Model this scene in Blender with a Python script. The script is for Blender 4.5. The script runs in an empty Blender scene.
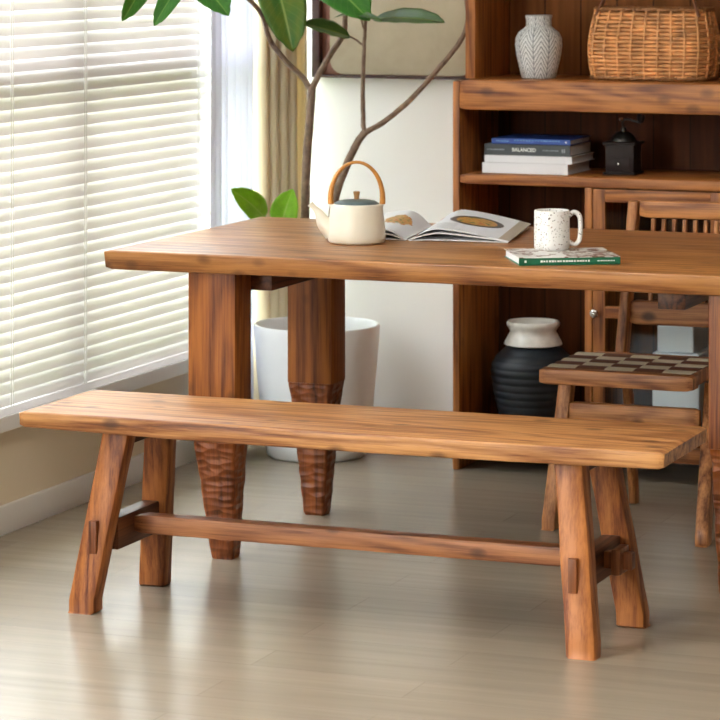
import bpy, bmesh, math, random
from mathutils import Vector, Matrix, noise as mnoise
random.seed(7)
PI = math.pi
S = bpy.context.scene
COL = S.collection
V = Vector

# ------------------------------------------------------------------ camera model
FPX, YAW, HOR, CAMH = 3000.0, math.radians(21.3), -63.0, 1.52
FW = V((-math.sin(YAW), math.cos(YAW), 0)); RT = V((math.cos(YAW), math.sin(YAW), 0))
def at(x, y, Y):
    d = FW + RT*((x-360)/FPX) + V((0, 0, (HOR-y)/FPX))
    return V((0, 0, CAMH)) + d*(Y/d.y)

# ------------------------------------------------------------------ node helpers
def new_mat(name):
    m = bpy.data.materials.new(name); m.use_nodes = True
    nt = m.node_tree
    return m, nt, nt.nodes['Principled BSDF']
def N(nt, typ, **kw):
    n = nt.nodes.new(typ)
    for k, v in kw.items():
        if k in n.inputs: n.inputs[k].default_value = v
        else: setattr(n, k, v)
    return n
def L(nt, a, b): nt.links.new(a, b)
def math_n(nt, op, a, b=None, c=None):
    n = nt.nodes.new('ShaderNodeMath'); n.operation = op
    for i, x in enumerate((a, b, c)):
        if x is None: continue
        if isinstance(x, (int, float)): n.inputs[i].default_value = x
        else: nt.links.new(x, n.inputs[i])
    return n.outputs[0]
def ramp(nt, fac, stops, interp='LINEAR'):
    r = nt.nodes.new('ShaderNodeValToRGB'); r.color_ramp.interpolation = interp
    els = r.color_ramp.elements
    while len(els) < len(stops): els.new(0.5)
    for e, (p, c) in zip(els, stops):
        e.position = p
        e.color = (c, c, c, 1) if isinstance(c, (int, float)) else (*c, 1)
    nt.links.new(fac, r.inputs[0])
    return r.outputs[0]
def mix(nt, fac, a, b, mode='MIX'):
    n = nt.nodes.new('ShaderNodeMix'); n.data_type = 'RGBA'; n.blend_type = mode
    for i, x in ((0, fac), (6, a), (7, b)):
        if isinstance(x, (int, float)): n.inputs[i].default_value = x
        elif isinstance(x, tuple): n.inputs[i].default_value = (*x, 1)
        else: nt.links.new(x, n.inputs[i])
    return n.outputs[2]
def bump(nt, h, strength, dist, b):
    n = N(nt, 'ShaderNodeBump', Strength=strength, Distance=dist)
    L(nt, h, n.inputs['Height']); L(nt, n.outputs[0], b.inputs['Normal'])
    return n

def wood(name, light, dark, axis='X', rough=.42, ringscale=1.0, knots=.5, carved=False, fibre=.45, spec=.4):
    light = tuple(c*k for c, k in zip(light, (.88, .77, .66))); dark = tuple(c*k for c, k in zip(dark, (.80, .68, .60)))
    m, nt, b = new_mat(name)
    tc = N(nt, 'ShaderNodeTexCoord'); oi = N(nt, 'ShaderNodeObjectInfo')
    off = N(nt, 'ShaderNodeVectorMath', operation='SCALE'); off.inputs[0].default_value = (17.3, 9.1, 23.7)
    L(nt, oi.outputs['Random'], off.inputs['Scale'])
    ad = N(nt, 'ShaderNodeVectorMath', operation='ADD')
    L(nt, tc.outputs['Object'], ad.inputs[0]); L(nt, off.outputs[0], ad.inputs[1])
    def mp(al, ac):
        s = {'X': (al, ac, ac), 'Y': (ac, al, ac), 'Z': (ac, ac, al)}[axis]
        n = N(nt, 'ShaderNodeMapping'); n.inputs['Scale'].default_value = s
        L(nt, ad.outputs[0], n.inputs['Vector']); return n.outputs[0]
    def nz(vec, scale, detail=3, rough=.5):
        n = N(nt, 'ShaderNodeTexNoise', Scale=scale, Detail=detail, Roughness=rough)
        L(nt, vec, n.inputs['Vector']); return n.outputs['Fac']
    rn = nz(mp(.10, 1.0), 6.5*ringscale, 2, .4)
    rings = math_n(nt, 'MULTIPLY_ADD', math_n(nt, 'SINE', math_n(nt, 'MULTIPLY', rn, 75.0)), .5, .5)
    rings = math_n(nt, 'POWER', rings, 1.6)
    fib = nz(mp(.02, 1.0), 230, 3, .65)
    fib2 = nz(mp(.035, 1.0), 62, 5, .7)
    big = nz(mp(.13, 1.0), 9, 4, .6)
    f = math_n(nt, 'MULTIPLY', rings, .42)
    f = math_n(nt, 'MULTIPLY_ADD', math_n(nt, 'SUBTRACT', fib, .5), fibre*2.2, f)
    f = math_n(nt, 'MULTIPLY_ADD', math_n(nt, 'SUBTRACT', fib2, .42), 2.1, f)
    f = math_n(nt, 'MULTIPLY_ADD', math_n(nt, 'SUBTRACT', big, .45), 1.05, f)
    col = ramp(nt, f, [(0.0, light), (.42, tuple((a+c)/2*1.02 for a, c in zip(light, dark))), (.85, dark), (1.25 if False else 1.0, tuple(c*.6 for c in dark))])
    vo = N(nt, 'ShaderNodeTexVoronoi', Scale=13.0); L(nt, mp(.65, 1.0), vo.inputs['Vector'])
    dist = math_n(nt, 'MULTIPLY_ADD', math_n(nt, 'SUBTRACT', fib2, .5), .10, vo.outputs['Distance'])
    kn = ramp(nt, dist, [(.09, 1.0), (.15, .6), (.22, 0.0)])
    col = mix(nt, math_n(nt, 'MULTIPLY', kn, knots), col, tuple(c*.22 for c in dark))
    L(nt, col, b.inputs['Base Color'])
    rr = math_n(nt, 'MULTIPLY_ADD', fib2, .25, rough-.1); L(nt, rr, b.inputs['Roughness'])
    b.inputs['Specular IOR Level'].default_value = spec
    h = math_n(nt, 'ADD', math_n(nt, 'MULTIPLY', fib2, .7), math_n(nt, 'MULTIPLY', rings, -.25))
    h = math_n(nt, 'ADD', h, math_n(nt, 'MULTIPLY', fib, .25))
    if carved:
        n = N(nt, 'ShaderNodeMapping'); n.inputs['Scale'].default_value = (24, 24, 58)
        L(nt, ad.outputs[0], n.inputs['Vector'])
        cv = N(nt, 'ShaderNodeTexVoronoi', Scale=1.0, Randomness=.75, feature='SMOOTH_F1'); L(nt, n.outputs[0], cv.inputs['Vector'])
        cv.inputs['Smoothness'].default_value = .25
        h = math_n(nt, 'ADD', math_n(nt, 'MULTIPLY', h, .3), math_n(nt, 'MULTIPLY', cv.outputs['Distance'], 2.4))
        bump(nt, h, 1.0, .0035, b)
    else:
        bump(nt, h, .55, .0016, b)
    return m

def plain(name, col, rough=.5, metal=0.0, spec=.5, noise_amt=.06, nscale=30, bumpd=0.0, sub=0.0):
    m, nt, b = new_mat(name)
    tc = N(nt, 'ShaderNodeTexCoord')
    n = N(nt, 'ShaderNodeTexNoise', Scale=nscale, Detail=3); L(nt, tc.outputs['Object'], n.inputs['Vector'])
    c = ramp(nt, n.outputs['Fac'], [(.25, tuple(x*(1-noise_amt) for x in col)), (.75, tuple(min(1, x*(1+noise_amt)) for x in col))])
    L(nt, c, b.inputs['Base Color'])
    b.inputs['Roughness'].default_value = rough; b.inputs['Metallic'].default_value = metal
    b.inputs['Specular IOR Level'].default_value = spec
    if sub:
        b.inputs['Subsurface Weight'].default_value = sub; b.inputs['Subsurface Radius'].default_value = (.01, .01, .01)
    if bumpd: bump(nt, n.outputs['Fac'], .5, bumpd, b)
    return m

# woods
TL, TD = (.52, .265, .105), (.20, .070, .018)
W_tabletop = wood('wood_table_top', (.48, .235, .080), (.18, .060, .014), 'X', rough=.34, knots=.5, spec=.5)
W_leg = wood('wood_table_leg', (.43, .155, .030), (.15, .038, .006), 'Z', knots=.55)
W_carved = wood('wood_carved_leg', (.33, .100, .024), (.12, .028, .006), 'Z', knots=.3, carved=True, rough=.35)
W_benchtop = wood('wood_bench_top', (.60, .32, .130), (.23, .078, .020), 'X', rough=.4, knots=.65, ringscale=1.2)
W_benchleg = wood('wood_bench_leg', (.49, .190, .052), (.18, .046, .010), 'Z', knots=.4)
W_benchrail = wood('wood_bench_rail', (.46, .20, .085), (.17, .055, .018), 'X', knots=.7)
W_darky = wood('wood_dark_rail', (.19, .066, .022), (.05, .016, .006), 'Y', knots=.3)
W_tenon = wood('wood_tenon', (.32, .115, .038), (.12, .036, .010), 'Z', knots=.2)
W_cabx = wood('wood_cabinet_board', (.58, .245, .070), (.20, .060, .014), 'X', knots=.5)
W_cabz = wood('wood_cabinet_upright', (.58, .240, .062), (.21, .066, .015), 'Z', knots=.35)
W_chairx = wood('wood_chair_rail', (.66, .31, .115), (.22, .072, .020), 'X', knots=.8, ringscale=1.3)
W_chairz = wood('wood_chair_post', (.66, .31, .115), (.22, .072, .020), 'Z', knots=.3)

def back_mat(name, ca, cb_):
    m, nt, b = new_mat(name)
    tc = N(nt, 'ShaderNodeTexCoord')
    mpn = N(nt, 'ShaderNodeMapping'); mpn.inputs['Scale'].default_value = (1, 1, .05); L(nt, tc.outputs['Object'], mpn.inputs['Vector'])
    n = N(nt, 'ShaderNodeTexNoise', Scale=40, Detail=4); L(nt, mpn.outputs[0], n.inputs['Vector'])
    sx = N(nt, 'ShaderNodeSeparateXYZ'); L(nt, tc.outputs['Object'], sx.inputs[0])
    u = math_n(nt, 'MULTIPLY', sx.outputs[0], 1/.11)
    fr = math_n(nt, 'FRACT', u)
    gap = math_n(nt, 'LESS_THAN', fr, .035)
    wn = N(nt, 'ShaderNodeTexWhiteNoise', noise_dimensions='1D'); L(nt, math_n(nt, 'FLOOR', u), wn.inputs['W'])
    f = math_n(nt, 'ADD', n.outputs['Fac'], math_n(nt, 'MULTIPLY_ADD', wn.outputs['Value'], .3, -.15))
    c = ramp(nt, f, [(.25, ca), (.75, cb_)])
    c = mix(nt, gap, c, (.03, .012, .005))
    L(nt, c, b.inputs['Base Color']); b.inputs['Roughness'].default_value = .6; b.inputs['Specular IOR Level'].default_value = .12
    return m
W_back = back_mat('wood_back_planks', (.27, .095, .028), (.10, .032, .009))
W_backshade = back_mat('shaded_back_planks', (.105, .032, .010), (.035, .010, .004))  # lower back: shade of the cabinet interior put into the plank colour

M_wall = plain('wall_paint', (.87, .855, .83), .85, spec=.2, noise_amt=.015, nscale=4, bumpd=.0003)
M_wallbrown = plain('low_bounce_dark_brown_wall', (.13, .09, .065), .85, spec=.2, noise_amt=.02, nscale=4)  # unseen right wall, darkened to cut bounced light
M_wallbeige = plain('beige_wall_paint', (.80, .70, .54), .85, spec=.2, noise_amt=.015, nscale=4)
M_wallwarm = plain('low_bounce_brown_wall', (.30, .23, .17), .85, spec=.2, noise_amt=.02, nscale=4)  # unseen front wall, toned down so it bounces less light
M_white = plain('white_trim', (.84, .83, .81), .45, noise_amt=.01)
M_ceil = plain('ceiling_paint', (.82, .81, .79), .9, noise_amt=.01)
M_pot = plain('white_glazed_planter', (.80, .81, .83), .28, noise_amt=.01)
M_soil = plain('potting_soil', (.06, .045, .035), .95, noise_amt=.5, nscale=90, bumpd=.006)
M_bark = plain('grey_brown_bark', (.22, .145, .10), .8, noise_amt=.35, nscale=55, bumpd=.003)
M_tea = plain('cream_glazed_pot', (.80, .74, .62), .32, noise_amt=.02)
M_lid = plain('slate_lid', (.085, .12, .125), .35, noise_amt=.1)
M_bamboo = plain('bamboo_handle', (.56, .235, .045), .35, noise_amt=.2, nscale=25)
M_knobwood = plain('wood_knob', (.34, .17, .06), .45, noise_amt=.2)
M_darkmetal = plain('dark_metal', (.03, .028, .026), .35, metal=.6)
M_steel = plain('brushed_steel', (.55, .53, .50), .25, metal=1.0, noise_amt=.03)
M_black = plain('black_wood', (.020, .012, .011), .5, spec=.2, noise_amt=.2)
M_paper = plain('page_white', (.80, .80, .82), .6, noise_amt=.015)
M_whitebook = plain('white_cover', (.80, .80, .84), .5, noise_amt=.01)
M_greybook = plain('charcoal_cover', (.050, .060, .068), .5, noise_amt=.08)
M_bluebook = plain('blue_cover', (.018, .070, .36), .4, noise_amt=.15)
M_green = plain('green_cover', (.010, .125, .062), .4, noise_amt=.08)
M_ink = plain('white_ink', (.80, .82, .80), .6)
M_greyink = plain('grey_ink', (.30, .34, .38), .6)
M_lightblue = plain('light_blue_ink', (.16, .36, .62), .5)
M_leather = plain('brown_leather', (.20, .075, .035), .5, noise_amt=.15)
M_wicker = plain('willow_weave', (.68, .31, .115), .45, noise_amt=.45, nscale=28)
M_wickerdark = plain('willow_dark', (.30, .125, .04), .5, noise_amt=.4, nscale=30)
M_cream = plain('cream_woven_strap', (.82, .78, .60), .7, noise_amt=.08)
M_brownstrap = plain('brown_woven_strap', (.17, .062, .030), .6, noise_amt=.15)
M_box = plain('white_box_card', (.78, .82, .90), .6, noise_amt=.01)
M_jarneck = plain('white_glaze', (.80, .78, .74), .35, noise_amt=.12, nscale=40)
M_jar = plain('black_clay', (.022, .028, .036), .42, spec=.35, noise_amt=.3, nscale=18)
M_framewood = plain('dark_picture_frame', (.060, .024, .020), .4, noise_amt=.2)
M_cord = plain('blind_cord', (.82, .80, .76), .7)
M_alu = plain('light_grey_window_frame', (.50, .51, .53), .4, noise_amt=.03)

def slat_mat():
    m, nt, b = new_mat('blind_slat_white')
    nt.nodes.remove(b)
    out = nt.nodes['Material Output']
    d = N(nt, 'ShaderNodeBsdfDiffuse', Color=(.82, .795, .78, 1)); t = N(nt, 'ShaderNodeBsdfTranslucent', Color=(.69, .655, .64, 1))
    g = N(nt, 'ShaderNodeBsdfGlossy', Color=(.8, .8, .8, 1), Roughness=.35)
    a = N(nt, 'ShaderNodeMixShader', Fac=.45); L(nt, d.outputs[0], a.inputs[1]); L(nt, t.outputs[0], a.inputs[2])
    c = N(nt, 'ShaderNodeMixShader', Fac=.05); L(nt, a.outputs[0], c.inputs[1]); L(nt, g.outputs[0], c.inputs[2])
    L(nt, c.outputs[0], out.inputs[0]); return m
M_slat = slat_mat()
def cloth_mat(name, col, tr, fac):
    m, nt, b = new_mat(name); nt.nodes.remove(b); out = nt.nodes['Material Output']
    tc = N(nt, 'ShaderNodeTexCoord'); n = N(nt, 'ShaderNodeTexNoise', Scale=400, Detail=1); L(nt, tc.outputs['Object'], n.inputs['Vector'])
    c0 = ramp(nt, n.outputs['Fac'], [(.3, tuple(x*.94 for x in col)), (.7, col)])
    d = N(nt, 'ShaderNodeBsdfDiffuse'); L(nt, c0, d.inputs['Color'])
    t = N(nt, 'ShaderNodeBsdfTranslucent', Color=(*tr, 1))
    a = N(nt, 'ShaderNodeMixShader', Fac=fac); L(nt, d.outputs[0], a.inputs[1]); L(nt, t.outputs[0], a.inputs[2])
    L(nt, a.outputs[0], out.inputs[0]); return m
M_sheer = cloth_mat('white_sheer', (.90, .90, .94), (.76, .76, .84), .42)
M_drape = cloth_mat('beige_linen', (.84, .74, .54), (.80, .68, .46), .35)

def glass_mat():
    m, nt, b = new_mat('window_glass'); nt.nodes.remove(b); out = nt.nodes['Material Output']
    t = N(nt, 'ShaderNodeBsdfTransparent', Color=(.96, .98, .97, 1)); g = N(nt, 'ShaderNodeBsdfGlossy', Roughness=.02)
    a = N(nt, 'ShaderNodeMixShader', Fac=.006); L(nt, t.outputs[0], a.inputs[1]); L(nt, g.outputs[0], a.inputs[2])
    L(nt, a.outputs[0], out.inputs[0]); return m
M_glass = glass_mat()

def floor_mat():
    m, nt, b = new_mat('greige_floor_planks')
    tc = N(nt, 'ShaderNodeTexCoord')
    br = N(nt, 'ShaderNodeTexBrick', Scale=1.0); br.offset = .37
    br.inputs['Brick Width'].default_value = 1.05; br.inputs['Row Height'].default_value = .137
    br.inputs['Mortar Size'].default_value = .0011; br.inputs['Mortar Smooth'].default_value = .3
    br.inputs['Color1'].default_value = (0, 0, 0, 1); br.inputs['Color2'].default_value = (1, 1, 1, 1); br.inputs['Mortar'].default_value = (.5, .5, .5, 1)
    L(nt, tc.outputs['Object'], br.inputs['Vector'])
    mp = N(nt, 'ShaderNodeMapping'); mp.inputs['Scale'].default_value = (.06, 1, 1); L(nt, tc.outputs['Object'], mp.inputs['Vector'])
    n1 = N(nt, 'ShaderNodeTexNoise', Scale=24, Detail=5, Roughness=.6); L(nt, mp.outputs[0], n1.inputs['Vector'])
    f = math_n(nt, 'MULTIPLY_ADD', br.outputs['Color'], .12, math_n(nt, 'MULTIPLY', n1.outputs['Fac'], .75))
    c = ramp(nt, f, [(.25, (.335, .278, .210)), (.8, (.220, .178, .132))])
    c = mix(nt, math_n(nt, 'MULTIPLY', br.outputs['Fac'], .4), c, (.14, .11, .08))
    L(nt, c, b.inputs['Base Color'])
    r = math_n(nt, 'MULTIPLY_ADD', n1.outputs['Fac'], .10, .20); L(nt, r, b.inputs['Roughness'])
    b.inputs['Specular IOR Level'].default_value = .55
    h = math_n(nt, 'SUBTRACT', math_n(nt, 'MULTIPLY', n1.outputs['Fac'], .25), br.outputs['Fac'])
    bump(nt, h, .35, .0008, b)
    return m
M_floor = floor_mat()

def leaf_mat(name, c1, c2, vein):
    m, nt, b = new_mat(name)
    uv = N(nt, 'ShaderNodeUVMap'); sx = N(nt, 'ShaderNodeSeparateXYZ'); L(nt, uv.outputs[0], sx.inputs[0])
    dx = math_n(nt, 'ABSOLUTE', math_n(nt, 'SUBTRACT', sx.outputs[0], .5))
    mid = math_n(nt, 'LESS_THAN', dx, .022)
    sv = math_n(nt, 'FRACT', math_n(nt, 'MULTIPLY', math_n(nt, 'SUBTRACT', sx.outputs[1], math_n(nt, 'MULTIPLY', dx, .45)), 11))
    sv = math_n(nt, 'LESS_THAN', sv, .09)
    n = N(nt, 'ShaderNodeTexNoise', Scale=3.5, Detail=2); L(nt, uv.outputs[0], n.inputs['Vector'])
    c = ramp(nt, n.outputs['Fac'], [(.3, c1), (.7, c2)])
    c = mix(nt, math_n(nt, 'MULTIPLY', sv, .25), c, vein); c = mix(nt, math_n(nt, 'MULTIPLY', mid, .85), c, vein)
    L(nt, c, b.inputs['Base Color']); b.inputs['Roughness'].default_value = .32
    t = N(nt, 'ShaderNodeBsdfTranslucent'); L(nt, mix(nt, .5, c, (.35, .6, .05), 'MIX'), t.inputs['Color'])
    a = N(nt, 'ShaderNodeMixShader', Fac=.25); L(nt, b.outputs[0], a.inputs[1]); L(nt, t.outputs[0], a.inputs[2])
    L(nt, a.outputs[0], nt.nodes['Material Output'].inputs[0]); return m
M_leaf = leaf_mat('fig_leaf', (.025, .14, .022), (.065, .25, .030), (.26, .42, .10))
M_leafdark = leaf_mat('fig_leaf_dark', (.018, .070, .014), (.055, .12, .018), (.22, .26, .05))
M_leafmottled = leaf_mat('fig_leaf_mottled', (.16, .20, .02), (.025, .15, .025), (.32, .40, .10))
M_leafnew = leaf_mat('fig_leaf_young', (.20, .46, .015), (.30, .62, .03), (.42, .60, .12))

def vase_mat():
    m, nt, b = new_mat('herringbone_glaze')
    tc = N(nt, 'ShaderNodeTexCoord'); sx = N(nt, 'ShaderNodeSeparateXYZ'); L(nt, tc.outputs['Object'], sx.inputs[0])
    ang = math_n(nt, 'ARCTAN2', sx.outputs[1], sx.outputs[0])
    u = math_n(nt, 'FRACT', math_n(nt, 'MULTIPLY_ADD', ang, 9/(2*PI), 20.15))
    tri = math_n(nt, 'ABSOLUTE', math_n(nt, 'SUBTRACT', u, .5))
    seam = math_n(nt, 'GREATER_THAN', tri, .468)
    n = N(nt, 'ShaderNodeTexNoise', Scale=60, Detail=2); L(nt, tc.outputs['Object'], n.inputs['Vector'])
    v = math_n(nt, 'MULTIPLY_ADD', sx.outputs[2], 64, math_n(nt, 'MULTIPLY', tri, 4.6))
    v = math_n(nt, 'ADD', v, math_n(nt, 'MULTIPLY', n.outputs['Fac'], .5))
    ln = math_n(nt, 'LESS_THAN', math_n(nt, 'FRACT', v), .33)
    k = math_n(nt, 'MAXIMUM', ln, seam)
    c = mix(nt, k, (.74, .74, .75), (.23, .24, .26)); L(nt, c, b.inputs['Base Color'])
    b.inputs['Roughness'].default_value = .6
    bump(nt, k, .4, -.001, b); return m
M_vase = vase_mat()
def mug_mat():
    m, nt, b = new_mat('speckled_glaze')
    tc = N(nt, 'ShaderNodeTexCoord')
    n = N(nt, 'ShaderNodeTexNoise', Scale=60, Detail=2); L(nt, tc.outputs['Object'], n.inputs['Vector'])
    ad = N(nt, 'ShaderNodeVectorMath', operation='SCALE'); ad.inputs['Scale'].default_value = .02; L(nt, n.outputs['Color'], ad.inputs[0])
    a2 = N(nt, 'ShaderNodeVectorMath', operation='ADD'); L(nt, tc.outputs['Object'], a2.inputs[0]); L(nt, ad.outputs[0], a2.inputs[1])
    v = N(nt, 'ShaderNodeTexVoronoi', Scale=230); L(nt, a2.outputs[0], v.inputs['Vector'])
    sp = N(nt, 'ShaderNodeSeparateColor'); L(nt, v.outputs['Color'], sp.inputs[0])
    thr = math_n(nt, 'MULTIPLY', math_n(nt, 'SUBTRACT', sp.outputs[0], .25), .56)
    k = math_n(nt, 'LESS_THAN', v.outputs['Distance'], thr)
    dk = ramp(nt, sp.outputs[1], [(.3, (.09, .05, .045)), (.55, (.30, .18, .14)), (.8, (.05, .06, .08))], 'CONSTANT')
    c = mix(nt, k, (.80, .775, .77), dk); L(nt, c, b.inputs['Base Color']); b.inputs['Roughness'].default_value = .3
    return m
M_mug = mug_mat()
def art_mat():
    m, nt, b = new_mat('beige_abstract_canvas')
    tc = N(nt, 'ShaderNodeTexCoord'); n = N(nt, 'ShaderNodeTexNoise', Scale=3.2, Detail=6, Roughness=.6); L(nt, tc.outputs['Object'], n.inputs['Vector'])
    c = ramp(nt, n.outputs['Fac'], [(.3, (.36, .29, .19)), (.55, (.47, .40, .28)), (.75, (.55, .48, .36))])
    L(nt, c, b.inputs['Base Color']); b.inputs['Roughness'].default_value = .7; return m
M_art = art_mat()
M_artedge = plain('russet_mount', (.22, .085, .055), .6, noise_amt=.15)
def page_print(name, cx, cy, rx, ry, warm=True):
    # pages with a printed picture of a dish (UV space), a few grey text lines
    m, nt, b = new_mat(name)
    uv = N(nt, 'ShaderNodeUVMap'); sx = N(nt, 'ShaderNodeSeparateXYZ'); L(nt, uv.outputs[0], sx.inputs[0])
    n = N(nt, 'ShaderNodeTexNoise', Scale=14, Detail=3); L(nt, uv.outputs[0], n.inputs['Vector'])
    dx = math_n(nt, 'DIVIDE', math_n(nt, 'SUBTRACT', sx.outputs[0], cx), rx); dy = math_n(nt, 'DIVIDE', math_n(nt, 'SUBTRACT', sx.outputs[1], cy), ry)
    r = math_n(nt, 'SQRT', math_n(nt, 'ADD', math_n(nt, 'MULTIPLY', dx, dx), math_n(nt, 'MULTIPLY', dy, dy)))
    food = ramp(nt, n.outputs['Fac'], [(.35, (.45, .10, .02)), (.5, (.60, .33, .08)), (.65, (.10, .14, .03))])
    if warm:
        c = ramp(nt, r, [(.0, .0), (.72, .0), (.74, .5), (.98, .5), (1.0, 1.0)], 'CONSTANT')
        plate = mix(nt, math_n(nt, 'GREATER_THAN', r, .76), food, (.06, .055, .06))
        col = mix(nt, math_n(nt, 'LESS_THAN', r, 1.0), (.72, .73, .77), plate)
    else:
        rr = math_n(nt, 'ADD', r, math_n(nt, 'MULTIPLY', n.outputs['Fac'], .6))
        col = mix(nt, math_n(nt, 'LESS_THAN', rr, 1.1), (.72, .73, .77), food)
    ty = math_n(nt, 'LESS_THAN', math_n(nt, 'FRACT', math_n(nt, 'MULTIPLY', sx.outputs[1], 26)), .4)
    tx = math_n(nt, 'MULTIPLY', math_n(nt, 'GREATER_THAN', sx.outputs[0], .12), math_n(nt, 'LESS_THAN', sx.outputs[0], .42))
    tz = math_n(nt, 'MULTIPLY', math_n(nt, 'LESS_THAN', sx.outputs[1], .34), math_n(nt, 'GREATER_THAN', sx.outputs[1], .08))
    t = math_n(nt, 'MULTIPLY', math_n(nt, 'MULTIPLY', ty, tx), tz)
    col = mix(nt, math_n(nt, 'MULTIPLY', t, .5), col, (.2, .2, .22))
    if warm:
        col = mix(nt, math_n(nt, 'GREATER_THAN', sx.outputs[0], .89), col, (.42, .36, .28))
        q = math_n(nt, 'MULTIPLY', math_n(nt, 'LESS_THAN', sx.outputs[0], .17), math_n(nt, 'GREATER_THAN', sx.outputs[1], .62))
        q = math_n(nt, 'MULTIPLY', q, math_n(nt, 'LESS_THAN', sx.outputs[1], .80))
        col = mix(nt, q, col, (.48, .10, .06))
    L(nt, col, b.inputs['Base Color']); b.inputs['Roughness'].default_value = .35
    return m
M_pageR = page_print('printed_page_dish', .55, .55, .27, .21, True)
M_pageL = page_print('printed_page_flowers', .62, .55, .28, .26, False)
def cover_mat():
    m, nt, b = new_mat('printed_cover')
    tc = N(nt, 'ShaderNodeTexCoord'); n = N(nt, 'ShaderNodeTexNoise', Scale=24, Detail=3); L(nt, tc.outputs['Object'], n.inputs['Vector'])
    c = ramp(nt, n.outputs['Fac'], [(.0, (.70, .68, .66)), (.50, (.20, .10, .07)), (.58, (.62, .60, .58)), (.68, (.09, .07, .06))], 'CONSTANT')
    L(nt, c, b.inputs['Base Color']); b.inputs['Roughness'].default_value = .35; return m
M_cover = cover_mat()
def hedge_mat():
    return plain('hedge_leaves', (.30, .46, .04), .7, noise_amt=.5, nscale=9)
M_hedge = hedge_mat()

# ------------------------------------------------------------------ mesh helpers
def rrect(w, d, r, seg=3):
    pts = []
    r = min(r, w/2*.98, d/2*.98)
    for cx, cy, a0 in ((w/2-r, d/2-r, 0), (-w/2+r, d/2-r, 90), (-w/2+r, -d/2+r, 180), (w/2-r, -d/2+r, 270)):
        for i in range(seg+1):
            a = math.radians(a0 + 90*i/seg)
            pts.append((cx + r*math.cos(a), cy + r*math.sin(a)))
    return pts
def ellipse(a, b, seg=24): return [(a*math.cos(2*PI*i/seg), b*math.sin(2*PI*i/seg)) for i in range(seg)]
def loft(bm, rings, close=True, cap=True):
    vr = [[bm.verts.new(p) for p in r] for r in rings]
    n = len(vr[0])
    for a, b in zip(vr, vr[1:]):
        for i in range(n if close else n-1):
            j = (i+1) % n
            bm.faces.new((a[i], a[j], b[j], b[i]))
    if cap and close:
        bm.faces.new(list(reversed(vr[0]))); bm.faces.new(vr[-1])
    return vr
def box(bm, x0, x1, y0, y1, z0, z1, bev=.0015, seg=2):
    t = bmesh.new(); bmesh.ops.create_cube(t, size=1)
    for v in t.verts: v.co = V(((x0+x1)/2 + v.co.x*(x1-x0), (y0+y1)/2 + v.co.y*(y1-y0), (z0+z1)/2 + v.co.z*(z1-z0)))
    if bev: bmesh.ops.bevel(t, geom=t.edges[:], offset=bev, segments=seg, affect='EDGES', profile=.6)
    merge(bm, t)
def merge(bm, t, mat=None):
    me = bpy.data.meshes.new('tmp'); t.to_mesh(me); t.free()
    if mat is not None: me.transform(mat)
    bm.from_mesh(me); bpy.data.meshes.remove(me)
def lathe(bm, prof, c, seg=48):
    rings = []
    vs = []
    for r, z in prof:
        if r < 1e-5: vs.append([bm.verts.new((c[0], c[1], c[2]+z))])
        else: vs.append([bm.verts.new((c[0]+r*math.cos(2*PI*i/seg), c[1]+r*math.sin(2*PI*i/seg), c[2]+z)) for i in range(seg)])
    for a, b in zip(vs, vs[1:]):
        for i in range(seg):
            j = (i+1) % seg
            if len(a) == 1 and len(b) == 1: continue
            if len(a) == 1: bm.faces.new((a[0], b[j], b[i]))
            elif len(b) == 1: bm.faces.new((a[i], a[j], b[0]))
            else: bm.faces.new((a[i], a[j], b[j], b[i]))
def smooth_path(pts, n=6):
    pts = [V(p) for p in pts]; out = []
    for i in range(len(pts)-1):
        p0 = pts[max(0, i-1)]; p1 = pts[i]; p2 = pts[i+1]; p3 = pts[min(len(pts)-1, i+2)]
        for k in range(n):
            t = k/n
            out.append(.5*((2*p1) + (-p0+p2)*t + (2*p0-5*p1+4*p2-p3)*t*t + (-p0+3*p1-3*p2+p3)*t**3))
    out.append(pts[-1]); return out
def tube(bm, pts, rad, seg=10, closed=False, flat=1.0, up=None):
    pts = [V(p) for p in pts]; n = len(pts)
    R = rad if callable(rad) else (lambda t: rad)
    prev = None; rings = []
    for i, p in enumerate(pts):
        a = pts[(i-1) % n] if (closed or i > 0) else p
        b = pts[(i+1) % n] if (closed or i < n-1) else p
        t = (b-a).normalized()
        if up is not None: s = t.cross(V(up)).normalized()
        elif prev is None:
            s = t.cross(V((0, 0, 1)) if abs(t.z) < .9 else V((1, 0, 0))).normalized()
        else: s = (prev - t*prev.dot(t)).normalized()
        prev = s; q = s.cross(t)
        r = R(i/(n-1))
        rings.append([p + s*(r*math.cos(2*PI*k/seg)) + q*(r*flat*math.sin(2*PI*k/seg)) for k in range(seg)])
    if closed:
        vr = [[bm.verts.new(p) for p in r] for r in rings]
        for i in range(n):
            a, b = vr[i], vr[(i+1) % n]
            for k in range(seg): bm.faces.new((a[k], a[(k+1) % seg], b[(k+1) % seg], b[k]))
    else: loft(bm, rings)
def nz(x, y, z=0): return mnoise.noise(V((x, y, z)))

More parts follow.
